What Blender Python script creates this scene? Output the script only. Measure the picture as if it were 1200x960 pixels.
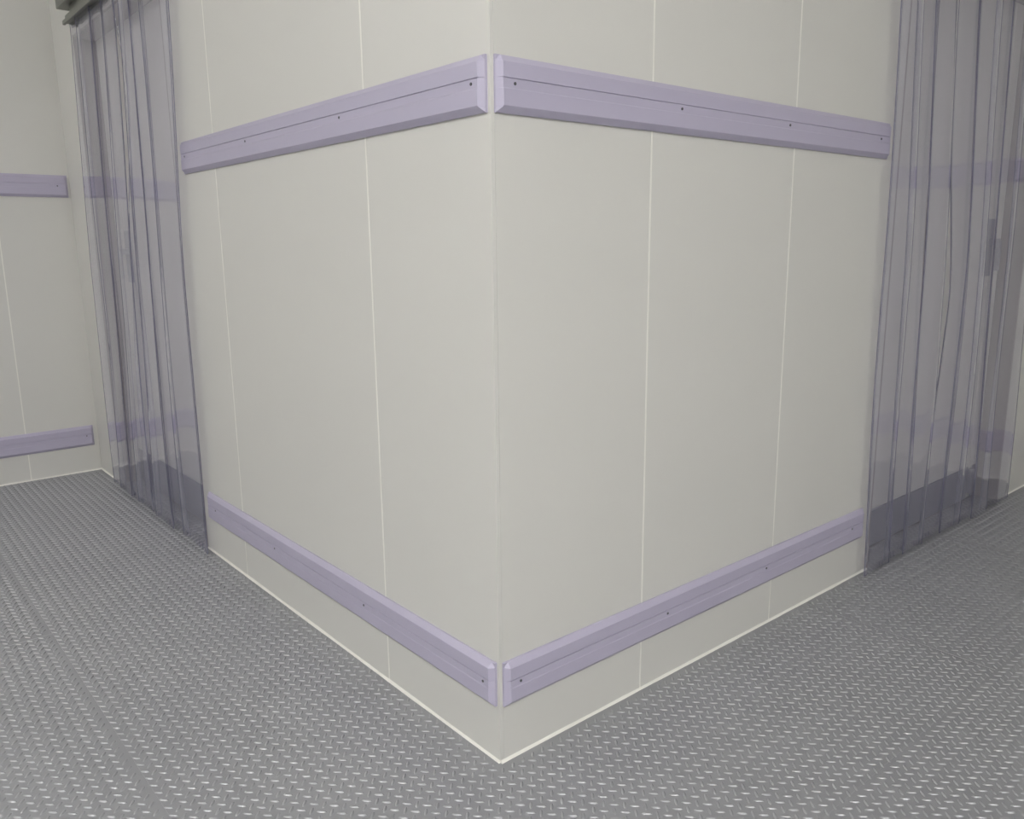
import bpy, bmesh, math, random
import numpy as np
from mathutils import Matrix, Vector

random.seed(4)
for o in list(bpy.data.objects):
    bpy.data.objects.remove(o, do_unlink=True)
scene = bpy.context.scene
COL = scene.collection

# ------------------------------------------------------------------ camera
cam_data = bpy.data.cameras.new('camera')
cam = bpy.data.objects.new('camera', cam_data)
COL.objects.link(cam)
yaw, pitch, roll = math.pi/4 + 0.0855, -0.2003, -0.0114
CAM = Vector((-1.1010, -1.3647, 1.2215))
F = Vector((math.cos(yaw)*math.cos(pitch), math.sin(yaw)*math.cos(pitch), math.sin(pitch)))
R0 = F.cross(Vector((0, 0, 1))).normalized()
U0 = R0.cross(F)
R = R0*math.cos(roll) + U0*math.sin(roll)
U = -R0*math.sin(roll) + U0*math.cos(roll)
M = Matrix.Identity(4)
for i in range(3):
    M[i][0] = R[i]; M[i][1] = U[i]; M[i][2] = -F[i]; M[i][3] = CAM[i]
cam.matrix_world = M
cam_data.sensor_fit = 'HORIZONTAL'
cam_data.sensor_width = 36.0
cam_data.lens = 957.8/1200*36.0
cam_data.clip_start = 0.05
scene.camera = cam

# ------------------------------------------------------------------ world, exposure
world = bpy.data.worlds.new('world')
scene.world = world
world.use_nodes = True
world.node_tree.nodes['Background'].inputs[0].default_value = (0.5, 0.5, 0.5, 1)
world.node_tree.nodes['Background'].inputs[1].default_value = 0.0
vs = scene.view_settings
vs.view_transform = 'Standard'
vs.look = 'None'
vs.gamma = 1.0
vs.use_curve_mapping = False
vs.exposure = 0.0
scene.cycles.transparent_max_bounces = 48
scene.cycles.max_bounces = 12

# lamp positions on the ceiling: (x, y, along_axis, strength)
LAMPS = [(-2.7, -0.3, 'y', 84.0), (-2.4, -2.4, 'y', 96.0), (-0.3, -3.2, 'x', 116.0), (-2.4, 3.0, 'y', 42.0)]

# room
XL, XR = -3.6, 3.41        # rear-left wall plane, far-right wall plane
YB, YF = -3.9, 3.541       # rear-right wall plane, far-left wall plane
ZC = 3.30                  # ceiling
OPEN_L = (1.905, 3.165)    # doorway in the left wall (y range)
OPEN_R = (1.787, 3.07)     # doorway in the right wall (x range)
OPEN_H = 2.215
WT = 0.10                  # wall thickness
PT = 0.010                 # panel skin thickness

# ------------------------------------------------------------------ materials
def new_mat(name):
    m = bpy.data.materials.new(name)
    m.use_nodes = True
    nt = m.node_tree
    return m, nt, nt.nodes['Principled BSDF']

def simple(name, col, rough=0.5, metal=0.0, var=0.03, scale=6.0, bump=0.0, bscale=300.0, spec=0.5):
    m, nt, b = new_mat(name)
    tc = nt.nodes.new('ShaderNodeTexCoord')
    n = nt.nodes.new('ShaderNodeTexNoise')
    n.inputs['Scale'].default_value = scale
    n.inputs['Detail'].default_value = 4
    nt.links.new(tc.outputs['Object'], n.inputs['Vector'])
    mx = nt.nodes.new('ShaderNodeMix'); mx.data_type = 'RGBA'
    mx.inputs[6].default_value = tuple(c*(1-var) for c in col) + (1,)
    mx.inputs[7].default_value = tuple(min(1, c*(1+var)) for c in col) + (1,)
    nt.links.new(n.outputs['Fac'], mx.inputs[0])
    nt.links.new(mx.outputs[2], b.inputs['Base Color'])
    b.inputs['Roughness'].default_value = rough
    b.inputs['Metallic'].default_value = metal
    b.inputs['Specular IOR Level'].default_value = spec
    if bump > 0:
        n2 = nt.nodes.new('ShaderNodeTexNoise')
        n2.inputs['Scale'].default_value = bscale
        nt.links.new(tc.outputs['Object'], n2.inputs['Vector'])
        bp = nt.nodes.new('ShaderNodeBump')
        bp.inputs['Strength'].default_value = bump
        bp.inputs['Distance'].default_value = 0.001
        nt.links.new(n2.outputs['Fac'], bp.inputs['Height'])
        nt.links.new(bp.outputs['Normal'], b.inputs['Normal'])
    return m

M_PANEL = simple('cream_panel', (0.63, 0.622, 0.592), 0.45, var=0.012, scale=3.0, bump=0.08, bscale=500)
M_CORE = simple('panel_core', (0.60, 0.58, 0.51), 0.6)
M_SEAL = simple('sealant', (0.80, 0.79, 0.74), 0.4, var=0.02, scale=30)
M_RAIL = simple('lavender_plastic', (0.44, 0.412, 0.53), 0.42, var=0.02, scale=9)
M_SCREW = simple('screw_metal', (0.12, 0.12, 0.13), 0.35, metal=0.8)
M_ALU = simple('brushed_aluminium', (0.21, 0.215, 0.19), 0.42, metal=0.6, var=0.05, scale=14)
M_LEAF = simple('door_skin', (0.66, 0.65, 0.615), 0.4, var=0.015)
M_JAMB = simple('door_frame_steel', (0.33, 0.30, 0.29), 0.45, metal=0.2)
M_KICK = simple('dark_kick_plate', (0.21, 0.21, 0.255), 0.4, metal=0.2, var=0.06)
M_HANDLE = simple('handle_grey', (0.32, 0.32, 0.37), 0.35, metal=0.3)
M_CEIL = simple('ceiling_panel', (0.70, 0.69, 0.64), 0.5, var=0.01)
M_HOUSING = simple('lamp_housing', (0.8, 0.8, 0.8), 0.4)

def tread_mat(name, c0, c1, metal, r0, r1):
    m, nt, b = new_mat(name)
    tc = nt.nodes.new('ShaderNodeTexCoord')
    n = nt.nodes.new('ShaderNodeTexNoise')
    n.inputs['Scale'].default_value = 2.2
    n.inputs['Detail'].default_value = 5
    nt.links.new(tc.outputs['Object'], n.inputs['Vector'])
    mx = nt.nodes.new('ShaderNodeMix'); mx.data_type = 'RGBA'
    mx.inputs[6].default_value = c0 + (1,)
    mx.inputs[7].default_value = c1 + (1,)
    nt.links.new(n.outputs['Fac'], mx.inputs[0])
    nt.links.new(mx.outputs[2], b.inputs['Base Color'])
    b.inputs['Metallic'].default_value = metal
    n2 = nt.nodes.new('ShaderNodeTexNoise')
    n2.inputs['Scale'].default_value = 40
    n2.inputs['Detail'].default_value = 3
    nt.links.new(tc.outputs['Object'], n2.inputs['Vector'])
    mr = nt.nodes.new('ShaderNodeMapRange')
    mr.inputs['To Min'].default_value = r0
    mr.inputs['To Max'].default_value = r1
    nt.links.new(n2.outputs['Fac'], mr.inputs['Value'])
    nt.links.new(mr.outputs['Result'], b.inputs['Roughness'])
    return m
M_TREAD = tread_mat('tread_plate_metal', (0.36, 0.365, 0.385), (0.43, 0.435, 0.455), 0.6, 0.42, 0.56)
M_BAR = tread_mat('worn_bar_metal', (0.40, 0.405, 0.425), (0.46, 0.465, 0.485), 0.68, 0.47, 0.56)

def pvc_mat(name, tint, rough):
    m = bpy.data.materials.new(name); m.use_nodes = True
    nt = m.node_tree
    nt.nodes.clear()
    out = nt.nodes.new('ShaderNodeOutputMaterial')
    tr = nt.nodes.new('ShaderNodeBsdfTransparent'); tr.inputs[0].default_value = tint + (1,)
    df = nt.nodes.new('ShaderNodeBsdfTranslucent'); df.inputs[0].default_value = (0.66, 0.66, 0.76, 1)
    d2 = nt.nodes.new('ShaderNodeBsdfDiffuse'); d2.inputs[0].default_value = (0.66, 0.66, 0.76, 1)
    hz = nt.nodes.new('ShaderNodeMixShader'); hz.inputs[0].default_value = 0.5
    nt.links.new(df.outputs[0], hz.inputs[1]); nt.links.new(d2.outputs[0], hz.inputs[2])
    body = nt.nodes.new('ShaderNodeMixShader'); body.inputs[0].default_value = 0.11
    nt.links.new(tr.outputs[0], body.inputs[1]); nt.links.new(hz.outputs[0], body.inputs[2])
    gl = nt.nodes.new('ShaderNodeBsdfGlossy'); gl.inputs['Roughness'].default_value = rough
    gl.inputs[0].default_value = (0.95, 0.95, 1, 1)
    # Schlick reflectance, the same from either face of the thin film
    geo = nt.nodes.new('ShaderNodeNewGeometry')
    dot = nt.nodes.new('ShaderNodeVectorMath'); dot.operation = 'DOT_PRODUCT'
    nt.links.new(geo.outputs['Incoming'], dot.inputs[0]); nt.links.new(geo.outputs['Normal'], dot.inputs[1])
    def mth(op, a, b=None):
        q = nt.nodes.new('ShaderNodeMath'); q.operation = op
        for i, v in enumerate((a, b)):
            if v is None: continue
            if isinstance(v, (int, float)): q.inputs[i].default_value = v
            else: nt.links.new(v, q.inputs[i])
        return q.outputs[0]
    c = mth('ABSOLUTE', dot.outputs['Value'], None)
    sch = mth('MULTIPLY_ADD', mth('POWER', mth('SUBTRACT', 1.0, c), 5.0), 0.965)
    sch.node.inputs[2].default_value = 0.035
    tc = nt.nodes.new('ShaderNodeTexCoord')
    mp = nt.nodes.new('ShaderNodeMapping'); mp.inputs['Scale'].default_value = (1, 1, 0.18)
    nt.links.new(tc.outputs['Object'], mp.inputs['Vector'])
    n = nt.nodes.new('ShaderNodeTexNoise'); n.inputs['Scale'].default_value = 16; n.inputs['Detail'].default_value = 2
    nt.links.new(mp.outputs[0], n.inputs['Vector'])
    bp = nt.nodes.new('ShaderNodeBump'); bp.inputs['Strength'].default_value = 0.1; bp.inputs['Distance'].default_value = 0.004
    nt.links.new(n.outputs['Fac'], bp.inputs['Height'])
    nt.links.new(bp.outputs[0], gl.inputs['Normal'])
    mix = nt.nodes.new('ShaderNodeMixShader')
    nt.links.new(sch, mix.inputs[0])
    nt.links.new(body.outputs[0], mix.inputs[1]); nt.links.new(gl.outputs[0], mix.inputs[2])
    nt.links.new(mix.outputs[0], out.inputs[0])
    return m
M_PVC = pvc_mat('clear_pvc', (0.962, 0.958, 0.978), 0.07)

def pvc_edge(name):
    m, nt, b = new_mat(name)
    b.inputs['Base Color'].default_value = (0.13, 0.125, 0.21, 1)
    b.inputs['Roughness'].default_value = 0.3
    b.inputs['Alpha'].default_value = 0.75
    return m
M_EDGE = pvc_edge('pvc_cut_edge')

def emit(name, strength):
    m = bpy.data.materials.new(name); m.use_nodes = True
    nt = m.node_tree; nt.nodes.clear()
    out = nt.nodes.new('ShaderNodeOutputMaterial')
    e = nt.nodes.new('ShaderNodeEmission')
    e.inputs[0].default_value = (1.0, 0.995, 0.985, 1); e.inputs[1].default_value = strength
    nt.links.new(e.outputs[0], out.inputs[0])
    return m

# ------------------------------------------------------------------ helpers
def obj(name, me, mat=None, parent=None):
    o = bpy.data.objects.new(name, me)
    COL.objects.link(o)
    if mat is not None and len(me.materials) == 0:
        me.materials.append(mat)
    if parent is not None:
        o.parent = parent
    return o

def bm_obj(name, bm, mat, parent=None, smooth=False):
    me = bpy.data.meshes.new(name)
    bm.normal_update()
    bm.to_mesh(me); bm.free()
    if smooth:
        for p in me.polygons: p.use_smooth = True
    return obj(name, me, mat, parent)

def add_box(bm, a, b, bevel=0.0):
    x0, y0, z0 = a; x1, y1, z1 = b
    v = [bm.verts.new((x, y, z)) for z in (z0, z1) for y in (y0, y1) for x in (x0, x1)]
    fs = [(0, 2, 3, 1), (4, 5, 7, 6), (0, 1, 5, 4), (2, 6, 7, 3), (0, 4, 6, 2), (1, 3, 7, 5)]
    faces = [bm.faces.new([v[i] for i in f]) for f in fs]
    if bevel > 0:
        es = list({e for f in faces for e in f.edges})
        bmesh.ops.bevel(bm, geom=es, offset=bevel, segments=2, profile=0.5, affect='EDGES')

def box(name, a, b, mat, parent=None, bevel=0.0):
    lo = tuple(min(p, q) for p, q in zip(a, b)); hi = tuple(max(p, q) for p, q in zip(a, b))
    bm = bmesh.new(); add_box(bm, lo, hi, bevel)
    return bm_obj(name, bm, mat, parent)

def add_cyl(bm, p0, p1, r, n=12):
    p0, p1 = Vector(p0), Vector(p1)
    ax = (p1-p0).normalized()
    a = ax.orthogonal().normalized(); b = ax.cross(a)
    r0 = [bm.verts.new(p0 + r*(math.cos(t)*a + math.sin(t)*b)) for t in [2*math.pi*i/n for i in range(n)]]
    r1 = [bm.verts.new(p1 + r*(math.cos(t)*a + math.sin(t)*b)) for t in [2*math.pi*i/n for i in range(n)]]
    for i in range(n):
        bm.faces.new((r0[i], r0[(i+1) % n], r1[(i+1) % n], r1[i]))
    bm.faces.new(list(reversed(r0))); bm.faces.new(r1)

def cyl(name, p0, p1, r, mat, parent=None, n=12):
    bm = bmesh.new(); add_cyl(bm, p0, p1, r, n)
    return bm_obj(name, bm, mat, parent)

def empty(name, loc=(0, 0, 0), rz=0.0):
    o = bpy.data.objects.new(name, None)
    COL.objects.link(o); o.location = loc; o.rotation_euler = (0, 0, rz)
    o.empty_display_size = 0.1
    return o

def tag(o, label=None, cat=None, group=None, kind=None):
    if label: o['label'] = label
    if cat: o['category'] = cat
    if group: o['group'] = group
    if kind: o['kind'] = kind
    return o

# A wall run is built in its own frame: u runs along the wall, w points out of the
# wall into the room (w = 0 is the visible skin), z is up.
def frame_pt(o, du, dw):
    o = Vector(o); du = Vector(du); dw = Vector(dw)
    def f(u, w, z):
        p = o + du*u + dw*w
        return (p.x, p.y, z)
    return f
FR_LEFT = frame_pt((0, 0, 0), (0, 1, 0), (-1, 0, 0))       # u = y
FR_RIGHT = frame_pt((0, 0, 0), (1, 0, 0), (0, -1, 0))      # u = x
FR_FARL = frame_pt((0, YF, 0), (-1, 0, 0), (0, -1, 0))     # u = -x
FR_FARR = frame_pt((XR, 0, 0), (0, -1, 0), (-1, 0, 0))     # u = -y
FR_REARL = frame_pt((XL, YF, 0), (0, -1, 0), (1, 0, 0))
FR_REARR = frame_pt((XR, YB, 0), (-1, 0, 0), (0, 1, 0))

def wbox(name, fr, u0, u1, w0, w1, z0, z1, mat, parent=None, bevel=0.0):
    return box(name, fr(u0, w0, z0), fr(u1, w1, z1), mat, parent, bevel)

# ------------------------------------------------------------------ walls
GAP = 0.0035
def wall(name, fr, spans, thick=WT):
    """spans: list of (joints list, z0, z1); one slab behind, one skin panel between each two joints"""
    bm = bmesh.new()
    for js, z0, z1 in spans:
        a, b = fr(max(js[0], PT) if js[0] < 0.05 else js[0], -thick, z0), fr(js[-1], -PT-0.0002, z1)
        lo = tuple(min(p, q) for p, q in zip(a, b)); hi = tuple(max(p, q) for p, q in zip(a, b))
        add_box(bm, lo, hi)
    w = bm_obj(name, bm, M_CORE)
    tag(w, kind='structure')
    for js, z0, z1 in spans:
        for i in range(len(js)-1):
            a = js[i] + (GAP/2 if i > 0 else 0)
            b = js[i+1] - (GAP/2 if i < len(js)-2 else 0)
            wbox('wall_panel', fr, a, b, -PT, 0.0, z0, z1, M_PANEL, w, bevel=0.0008)
        for j in js[1:-1]:                              # sealed vertical joints
            wbox('sealant_joint', fr, j-0.0027, j+0.0027, -0.005, 0.0006, z0+0.001, z1-0.001, M_SEAL, w, bevel=0.0004)
    return w

def floor_bead(fr, u0, u1, parent, r=0.0048):
    n = max(2, int((u1-u0)/0.06)); rings = []
    bm = bmesh.new()
    prof = [(0.0, r*1.35), (r*0.45, r*0.95), (r*0.85, r*0.5), (r*1.1, 0.0003), (0.0, 0.0003)]
    for i in range(n+1):
        u = u0 + (u1-u0)*i/n
        k = 1.0 + random.uniform(-0.16, 0.16)
        rings.append([bm.verts.new(fr(u, w*k, z*k if z > 0.001 else z)) for w, z in prof])
    for i in range(n):
        for j in range(len(prof)):
            k = (j+1) % len(prof)
            bm.faces.new((rings[i][j], rings[i][k], rings[i+1][k], rings[i+1][j]))
    bm.faces.new(rings[0]); bm.faces.new(list(reversed(rings[-1])))
    bmesh.ops.recalc_face_normals(bm, faces=bm.faces[:])
    return bm_obj('floor_bead', bm, M_SEAL, parent)

w_left = wall('wall_left', FR_LEFT, [([0.0, 0.499, 1.501, OPEN_L[0]], 0, ZC), ([OPEN_L[1], YF], 0, ZC),
                                     ([OPEN_L[0], 2.5, OPEN_L[1]], OPEN_H, ZC)])
floor_bead(FR_LEFT, 0.0, OPEN_L[0], w_left); floor_bead(FR_LEFT, OPEN_L[1], YF-0.004, w_left)
w_right = wall('wall_right', FR_RIGHT, [([PT+0.0002, 0.502, 1.136, OPEN_R[0]], 0, ZC), ([OPEN_R[1], XR], 0, ZC),
                                        ([OPEN_R[0], 2.136, OPEN_R[1]], OPEN_H, ZC)])
floor_bead(FR_RIGHT, 0.0, OPEN_R[0], w_right); floor_bead(FR_RIGHT, OPEN_R[1], XR-0.004, w_right)
w_fl = wall('wall_far_left', FR_FARL, [([-0.10, 0.351, 1.351, 2.351, -XL], 0, ZC)])
floor_bead(FR_FARL, 0.0, -XL-0.01, w_fl)
w_fr = wall('wall_far_right', FR_FARR, [([-0.10, 0.6, 1.6, 2.6, -YB], 0, ZC)])
floor_bead(FR_FARR, 0.0, -YB-0.01, w_fr)
wall('wall_rear_left', FR_REARL, [([0, 1, 2, 3, 4, 5, 6, 7, YF-YB], 0, ZC)])
wall('wall_rear_right', FR_REARR, [([0, 1, 2, 3, 4, 5, 6, XR-XL], 0, ZC)])

# ceiling
ceil = box('ceiling', (XL, YB, ZC), (XR, YF, ZC+0.1), M_CEIL)
tag(ceil, kind='structure')

# ------------------------------------------------------------------ floor: tread plates
fl = box('floor', (XL, YB, -0.06), (XR+WT, YF+WT, -0.0061), M_JAMB)
tag(fl, kind='structure')
PX, PY = 0.0314, 0.0338

def bar_template(ang):
    L, W, H = 0.0124, 0.0034, 0.0024
    base, top = [], []
    for i in range(8):
        t = 2*math.pi*(i+0.5)/8
        # pointed-oval outline
        x = L*math.cos(t); y = W*math.sin(t)*1.1
        base.append((x, y, 0.0))
        top.append((x*0.66, y*0.46, H))
    v = np.array(base+top)
    c, s = math.cos(ang), math.sin(ang)
    out = v.copy(); out[:, 0] = c*v[:, 0]-s*v[:, 1]; out[:, 1] = s*v[:, 0]+c*v[:, 1]
    return out
BAR_H = bar_template(math.radians(-46.5))
BAR_V = bar_template(math.radians(46.5))
BAR_F = [(i, (i+1) % 8, 8+(i+1) % 8, 8+i) for i in range(8)]

# half-widths of the open seams; the other sheet edges are welded
SEAM = {1.35: 0.0009, 2.363: 0.0009, 1.475: 0.0008, 1.49: 0.0001}

def tread_bars(x0, x1, y0, y1, ph, parent, skip=False):
    mx0, mx1, my0, my1 = (0.0098 if SEAM.get(round(c, 3), 0) > 0.0006 or c in (0.0, XR, YF, XL, YB) else 0.004 for c in (x0, x1, y0, y1))
    mg = 0.0098
    cs, vs_ = [], []
    nx0, nx1 = math.floor((x0-ph[0])/PX)-1, math.ceil((x1-ph[0])/PX)+1
    ny0, ny1 = math.floor((y0-ph[1])/PY)-1, math.ceil((y1-ph[1])/PY)+1
    for i in range(nx0, nx1):
        for j in range(ny0, ny1):
            for k, (ox, oy) in enumerate(((0, 0), (PX*0.5, -PY*0.5))):
                x = ph[0]+i*PX+ox; y = ph[1]+j*PY+oy
                if skip and x > -mg and y > -mg: continue
                if x0+mx0 < x < x1-mx1 and y0+my0 < y < y1-my1:
                    cs.append((x, y, 0.0)); vs_.append(k)
    if not cs: return
    cs = np.array(cs); kk = np.array(vs_)
    T = np.stack([BAR_H, BAR_V])[kk]                       # n,16,3
    V = (T + cs[:, None, :]).reshape(-1, 3)
    n = len(cs)
    quads = np.array(BAR_F)
    octs = np.arange(8, 16)
    off = (np.arange(n)*16)
    qi = (quads[None]+off[:, None, None]).reshape(-1, 4)
    oi = (octs[None]+off[:, None])
    me = bpy.data.meshes.new('tread_bars')
    nq, no = len(qi), len(oi)
    me.vertices.add(len(V)); me.vertices.foreach_set('co', V.ravel())
    me.loops.add(nq*4+no*8)
    me.loops.foreach_set('vertex_index', np.concatenate([qi.ravel(), oi.ravel()]).astype(np.int32))
    me.polygons.add(nq+no)
    starts = np.concatenate([np.arange(nq)*4, nq*4+np.arange(no)*8]).astype(np.int32)
    me.polygons.foreach_set('loop_start', starts)
    me.polygons.foreach_set('use_smooth', np.ones(nq+no, dtype=bool))
    me.update(calc_edges=True); me.validate()
    o = obj('tread_bars', me, M_BAR, parent)
    tag(o, kind='stuff')

def plate(x0, x1, y0, y1, bars=True, ph=None):
    q = lambda c: SEAM.get(round(c, 3), 0.0001)
    p = box('floor_plate', (x0+q(x0), y0+q(y0), -0.006), (x1-q(x1), y1-q(y1), 0.0), M_TREAD, fl)
    if bars:
        if ph is None: ph = (random.uniform(0, PX), random.uniform(0, PY))
        tread_bars(x0, x1, y0, y1, ph, p)

main_ph = (-0.0609, -0.0425)
YS, XS = -0.605, -0.665
# corner sheet, cut to an L around the outer wall corner
bm = bmesh.new()
pts = [(XS, YS), (1.35, YS), (1.35, 0.0), (0.0, 0.0), (0.0, 1.49), (XS, 1.49)]
g, g2, g3 = 0.0001, 0.0009, 0.0001
off = [(g, g), (-g2, g), (-g2, 0), (0, 0), (0, -g3), (g, -g3)]
lo = [bm.verts.new((x+dx, y+dy, -0.006)) for (x, y), (dx, dy) in zip(pts, off)]
hi = [bm.verts.new((x+dx, y+dy, 0.0)) for (x, y), (dx, dy) in zip(pts, off)]
for k in range(6):
    n = (k+1) % 6
    bm.faces.new((lo[k], lo[n], hi[n], hi[k]))
bm.faces.new((hi[0], hi[1], hi[2], hi[3])); bm.faces.new((hi[0], hi[3], hi[4], hi[5]))
bm.faces.new((lo[3], lo[2], lo[1], lo[0])); bm.faces.new((lo[5], lo[4], lo[3], lo[0]))
p = bm_obj('floor_plate', bm, M_TREAD, fl)
tread_bars(XS, 1.35, YS, 1.49, main_ph, p, skip=True)
# along the right-hand wall
for a, b in ((1.35, 2.363), (2.363, XR)):
    plate(a, b, YS, 0.0, ph=main_ph)
# along the left-hand wall
for a, b in ((1.49, 2.5), (2.5, YF)):
    plate(XS, 0.0, a, b, ph=main_ph)
# doorway sill plates
plate(OPEN_R[0]+0.001, OPEN_R[1]-0.001, 0.0, WT, ph=main_ph)
plate(0.0, WT, OPEN_L[0]+0.001, OPEN_L[1]-0.001, ph=main_ph)
# outer sheets
for a, b in ((YS, 1.475), (1.475, YF)):
    plate(XS-1.0, XS, a, b, ph=(-0.8566, 0.7536))
    plate(XL, XS-1.0, a, b)
for a, b in ((XS-1.0, XS), (XS, 2.38), (2.38, XR)):
    plate(a, b, YS-1.0, YS, ph=(0.8494, -0.7252))
    plate(a, b, YB, YS-1.0, bars=a > -0.8)
plate(XL, XS-1.0, YB, YS, bars=False)

# ------------------------------------------------------------------ bumper rails
RH, RT = 0.112, 0.018
R_PROF = [(0.0, 0.0), (0.006, 0.0), (0.0165, 0.0115), (0.018, 0.0135), (0.018, 0.046), (0.0170, 0.0482), (0.0170, 0.0658),
          (0.0150, 0.0663), (0.0150, 0.0679), (0.0174, 0.0684), (0.0176, 0.0985), (0.0160, 0.1005), (0.006, 0.112), (0.0, 0.112)]

def bumper(fr, u0, u1, z0, screws, label, group=None):
    e = empty('bumper_rail', fr((u0+u1)/2, 0, z0))
    inv = Vector(e.location)
    bm = bmesh.new()
    ch = 0.012
    secs = [(u0, 0.006, 1), (u0+ch, RT, 0), (u1-ch, RT, 0), (u1, 0.006, 1)]
    rings = []
    for u, cap, end in secs:
        ring = []
        for d, z in R_PROF:
            dd = min(d, cap)
            ring.append(bm.verts.new(Vector(fr(u, dd, z0+z)) - inv))
        rings.append(ring)
    n = len(R_PROF)
    for i in range(3):
        for j in range(n):
            k = (j+1) % n
            bm.faces.new((rings[i][j], rings[i][k], rings[i+1][k], rings[i+1][j]))
    bm.faces.new(rings[0]); bm.faces.new(list(reversed(rings[-1])))
    bmesh.ops.recalc_face_normals(bm, faces=bm.faces[:])
    bm_obj('rail_body', bm, M_RAIL, e)
    for s in screws:
        bm = bmesh.new()
        a = Vector(fr(s, 0.0150, z0+0.0575))-inv; b = Vector(fr(s, 0.0182, z0+0.0575))-inv
        add_cyl(bm, a, b, 0.0034, 10)
        sc = bm_obj('screw', bm, M_SCREW, e)
    tag(e, label, 'bumper rail', group)
    return e

ZU, ZL = 1.485, 0.147
SU = [0.041, 0.596, 1.196, 1.74]; SR = [0.052, 0.594, 1.08, 1.622]
G = 'lavender bumper rails on the panel walls'
bumper(FR_LEFT, 0.0085, 1.79, ZU, SU, 'upper lavender rail from the outer wall corner to the curtain under the metal hanging rail', G)
bumper(FR_LEFT, 0.0085, 1.83, ZL, SU, 'lower lavender rail from the outer wall corner to the curtain beside the far end wall', G)
bumper(FR_RIGHT, 0.0095, 1.695, ZU, SR, 'upper lavender rail on the darker wall face, ending at the greyer strip curtain', G)
bumper(FR_RIGHT, 0.0095, 1.715, ZL, SR, 'lower lavender rail on the darker wall face, ending at the greyer strip curtain', G)
SF = [0.062, 0.61, 1.2, 1.8, 2.4]
bumper(FR_FARL, 0.012, 2.5, ZU, SF, 'short visible upper lavender rail on the end wall beyond the strip curtain', G)
bumper(FR_FARL, 0.025, 2.5, ZL, SF, 'short visible lower lavender rail on the end wall beyond the strip curtain', G)
bumper(FR_FARR, 0.03, 2.8, ZU, SF, 'upper lavender rail on the wall past the greyer strip curtain', G)
bumper(FR_FARR, 0.03, 2.8, ZL, SF, 'lower lavender rail on the wall past the greyer strip curtain', G)

# ------------------------------------------------------------------ doors behind the curtains
def door(name, fr, o0, o1, kick, leaf_end):
    e = empty(name, fr((o0+o1)/2, -WT, 0.0))
    inv = Vector(e.location)
    def part(nm, u0, u1, w0, w1, z0, z1, mat, par, bev=0.0):
        a = Vector(fr(u0, w0, z0))-inv; b = Vector(fr(u1, w1, z1))-inv
        return box(nm, tuple(a), tuple(b), mat, par, bev)
    ft = 0.012
    fp = part('frame_jamb', o0, o0+ft, -WT, -0.001, 0.0005, OPEN_H-ft, M_JAMB, e)
    part('frame_jamb', o1-ft, o1, -WT, -0.001, 0.0005, OPEN_H-ft, M_JAMB, e)
    part('frame_head', o0, o1, -WT, -0.001, OPEN_H-ft, OPEN_H, M_JAMB, e)
    leaf = part('leaf', o0+ft, leaf_end, -WT-0.06, -WT, 0.008, OPEN_H-ft, M_LEAF, e, 0.003)
    side = part('side_panel', leaf_end+0.006, o1-ft, -WT-0.06, -WT, 0.008, OPEN_H-ft, M_LEAF, e, 0.003)
    part('kick_plate', o0+ft+0.01, leaf_end-0.02, -WT, -WT+0.006, 0.01, kick, M_KICK, leaf, 0.0015)
    part('kick_plate', leaf_end+0.03, o1-ft-0.01, -WT, -WT+0.006, 0.01, kick, M_KICK, side, 0.0015)
    # door closer block near the leaf's free edge
    part('edge_block', leaf_end-0.016, leaf_end+0.022, -WT, -WT+0.02, 0.035, 0.155, M_HANDLE, leaf, 0.003)
    # handle: backplate with a pull grip
    hb = part('handle', leaf_end-0.09, leaf_end-0.02, -WT, -WT+0.012, 1.055, 1.305, M_HANDLE, leaf, 0.004)
    part('grip', leaf_end-0.075, leaf_end-0.045, -WT+0.012, -WT+0.05, 1.19, 1.22, M_HANDLE, hb, 0.004)
    part('grip_bar', leaf_end-0.075, leaf_end-0.045, -WT+0.040, -WT+0.056, 1.08, 1.21, M_HANDLE, hb, 0.004)
    return tag(e, kind='structure')
door('door_1', FR_LEFT, *OPEN_L, 0.182, 3.0)
door('door_2', FR_RIGHT, *OPEN_R, 0.164, 2.96)

# ------------------------------------------------------------------ strip curtains
CW = 0.030     # distance of the curtain from the wall skin
def interp(pts, z):
    pts = sorted(pts)
    if z <= pts[0][0]: return pts[0][1]
    for (z0, u0), (z1, u1) in zip(pts, pts[1:]):
        if z <= z1:
            t = (z-z0)/(z1-z0); t = t*t*(3-2*t)*0.5+t*0.5
            return u0+(u1-u0)*t
    return pts[-1][1]

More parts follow.
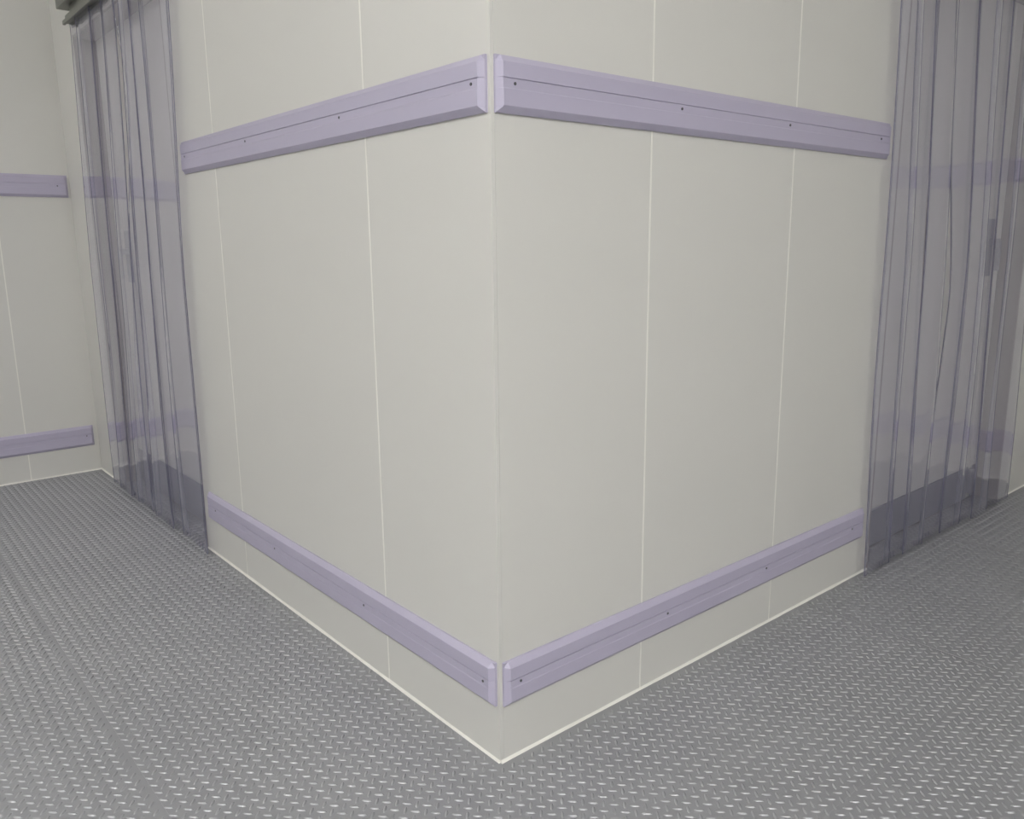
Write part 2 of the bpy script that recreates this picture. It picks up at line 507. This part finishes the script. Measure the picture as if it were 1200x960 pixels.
def strip(fr, inv, near, far, layer, zb, zt, parent, seed, curl=0.005, wav=0.006):
    rnd = random.Random(seed)
    NZ, NS, TH = 40, 8, 0.0026
    p1, p2, p3 = (rnd.uniform(0, 6.28) for _ in range(3))
    bm = bmesh.new()
    front, back = [], []
    for i in range(NZ+1):
        z = zb+(zt-zb)*i/NZ
        a, b = interp(near, z), interp(far, z)
        ra, rb = [], []
        hang = (1-(z-zb)/(zt-zb))
        for j in range(NS+1):
            s = j/NS
            u = a+(b-a)*s
            w = CW + layer*0.0065
            w += curl*((2*s-1)**2)*(0.4+0.6*math.sin(2.1*z+p1))
            w += wav*hang*math.sin(3.1*z+p2+1.6*s) + 0.0008*math.sin(7*s+p3)
            w = max(w, 0.0215)
            zz = z + (0.004*math.sin(5*s+p3) if i == 0 else 0)
            ra.append(bm.verts.new(Vector(fr(u, w+TH/2, zz))-inv))
            rb.append(bm.verts.new(Vector(fr(u, w-TH/2, zz))-inv))
        front.append(ra); back.append(rb)
    for i in range(NZ):
        for j in range(NS):
            bm.faces.new((front[i][j], front[i][j+1], front[i+1][j+1], front[i+1][j])).smooth = True
            bm.faces.new((back[i][j], back[i+1][j], back[i+1][j+1], back[i][j+1])).smooth = True
        for j in (0, NS):
            f = bm.faces.new((front[i][j], front[i+1][j], back[i+1][j], back[i][j])); f.material_index = 1
    for i in (0, NZ):
        for j in range(NS):
            f = bm.faces.new((front[i][j], front[i][j+1], back[i][j+1], back[i][j])); f.material_index = 1
    bmesh.ops.recalc_face_normals(bm, faces=bm.faces[:])
    me = bpy.data.meshes.new('strip')
    bm.to_mesh(me); bm.free()
    me.materials.append(M_PVC); me.materials.append(M_EDGE)
    return obj('strip', me, None, parent)

def curtain(fr, strips, u0, u1, label, zh=2.24):
    e = empty('strip_curtain', fr((u0+u1)/2, CW, 0.0))
    inv = Vector(e.location)
    def part(nm, a0, a1, w0, w1, z0, z1, mat, par, bev=0.0):
        a = Vector(fr(a0, w0, z0))-inv; b = Vector(fr(a1, w1, z1))-inv
        return box(nm, tuple(a), tuple(b), mat, par, bev)
    hr = part('hanging_rail', u0-0.02, u1+0.006, 0.014, 0.048, zh, zh+0.035, M_ALU, e, 0.002)
    part('clamp_lip', u0-0.02, u1+0.012, 0.048, 0.060, zh-0.006, zh+0.012, M_ALU, hr, 0.0015)
    part('mounting_beam', u0-0.02, u1+0.09, 0.0005, 0.062, zh+0.078, zh+0.17, M_ALU, e, 0.002)
    part('spacer', u0-0.02, u1-0.01, 0.0005, 0.030, zh+0.035, zh+0.078, M_ALU, hr)
    for k, (near, far, layer, zb) in enumerate(strips):
        strip(fr, inv, near, far, layer, zb, zh+0.001, e, 17*k+int(100*u1))
    tag(e, label, 'strip curtain')
    return e

def st(n0, n1, n2, f0, f1, f2, layer, zb):
    return ([(0.0, n0), (1.1, n1), (2.2, n2)], [(0.0, f0), (1.1, f1), (2.2, f2)], layer, zb)

LS = [st(1.81, 1.790, 1.705, 2.095, 2.065, 2.03, 1, 0.012),
      st(2.06, 2.03, 2.00, 2.225, 2.215, 2.17, 0, 0.022),
      st(2.21, 2.20, 2.15, 2.43, 2.39, 2.28, 1, 0.014),
      ([(0.0, 2.39), (1.1, 2.36), (2.2, 2.23)], [(0.0, 2.64), (0.5, 2.60), (1.19, 2.45), (1.86, 2.27), (2.2, 2.36)], 0, 0.03),
      st(2.50, 2.44, 2.34, 2.70, 2.64, 2.52, 1, 0.02),
      st(2.66, 2.61, 2.50, 2.85, 2.79, 2.70, 0, 0.016),
      st(2.82, 2.77, 2.68, 3.02, 2.97, 2.91, 1, 0.02),
      st(2.97, 2.95, 2.88, 3.165, 3.175, 3.04, 0, 0.012)]
curtain(FR_LEFT, LS, 1.70, 3.05, 'clear bluish PVC strip curtain beside the end wall, its metal hanging rail showing')
RS = [st(1.69, 1.668, 1.625, 1.90, 1.860, 1.78, 1, 0.012),
      st(1.87, 1.83, 1.75, 2.04, 1.99, 1.91, 0, 0.018),
      st(2.01, 1.96, 1.88, 2.185, 2.137, 2.06, 1, 0.014),
      ([(0.0, 2.16), (0.45, 2.18), (1.0, 2.213), (1.6, 2.10), (2.2, 2.04)], [(0.0, 2.37), (1.0, 2.37), (2.2, 2.25)], 0, 0.022),
      st(2.34, 2.33, 2.23, 2.545, 2.51, 2.44, 1, 0.016),
      st(2.50, 2.47, 2.40, 2.67, 2.63, 2.57, 0, 0.02),
      st(2.65, 2.60, 2.54, 2.82, 2.80, 2.74, 1, 0.014),
      st(2.78, 2.76, 2.70, 3.10, 3.045, 2.98, 0, 0.012)]
curtain(FR_RIGHT, RS, 1.62, 3.0, 'greyer clear PVC strip curtain over the doorway in the darker wall face')

# ------------------------------------------------------------------ ceiling lamps
def lamp(x, y, axis, power, label):
    e = empty('ceiling_light', (x, y, ZC))
    a, b = (0.6, 0.07) if axis == 'x' else (0.07, 0.6)
    box('housing', (-a-0.02, -b-0.02, -0.04), (a+0.02, b+0.02, 0.0), M_HOUSING, e, 0.006)
    box('diffuser', (-a, -b, -0.062), (a, b, -0.0402), emit('lamp_glow', power), e, 0.006)
    tag(e, label, 'ceiling light', 'ceiling lights of the cold room')
lamp(*LAMPS[0], 'long white ceiling light facing the brighter wall face by the outer corner')
lamp(*LAMPS[1], 'long white ceiling light diagonally opposite the outer wall corner')
lamp(*LAMPS[2], 'long white ceiling light facing the darker wall face by the outer corner')
lamp(*LAMPS[3], 'long white ceiling light close to the end wall with two rails')
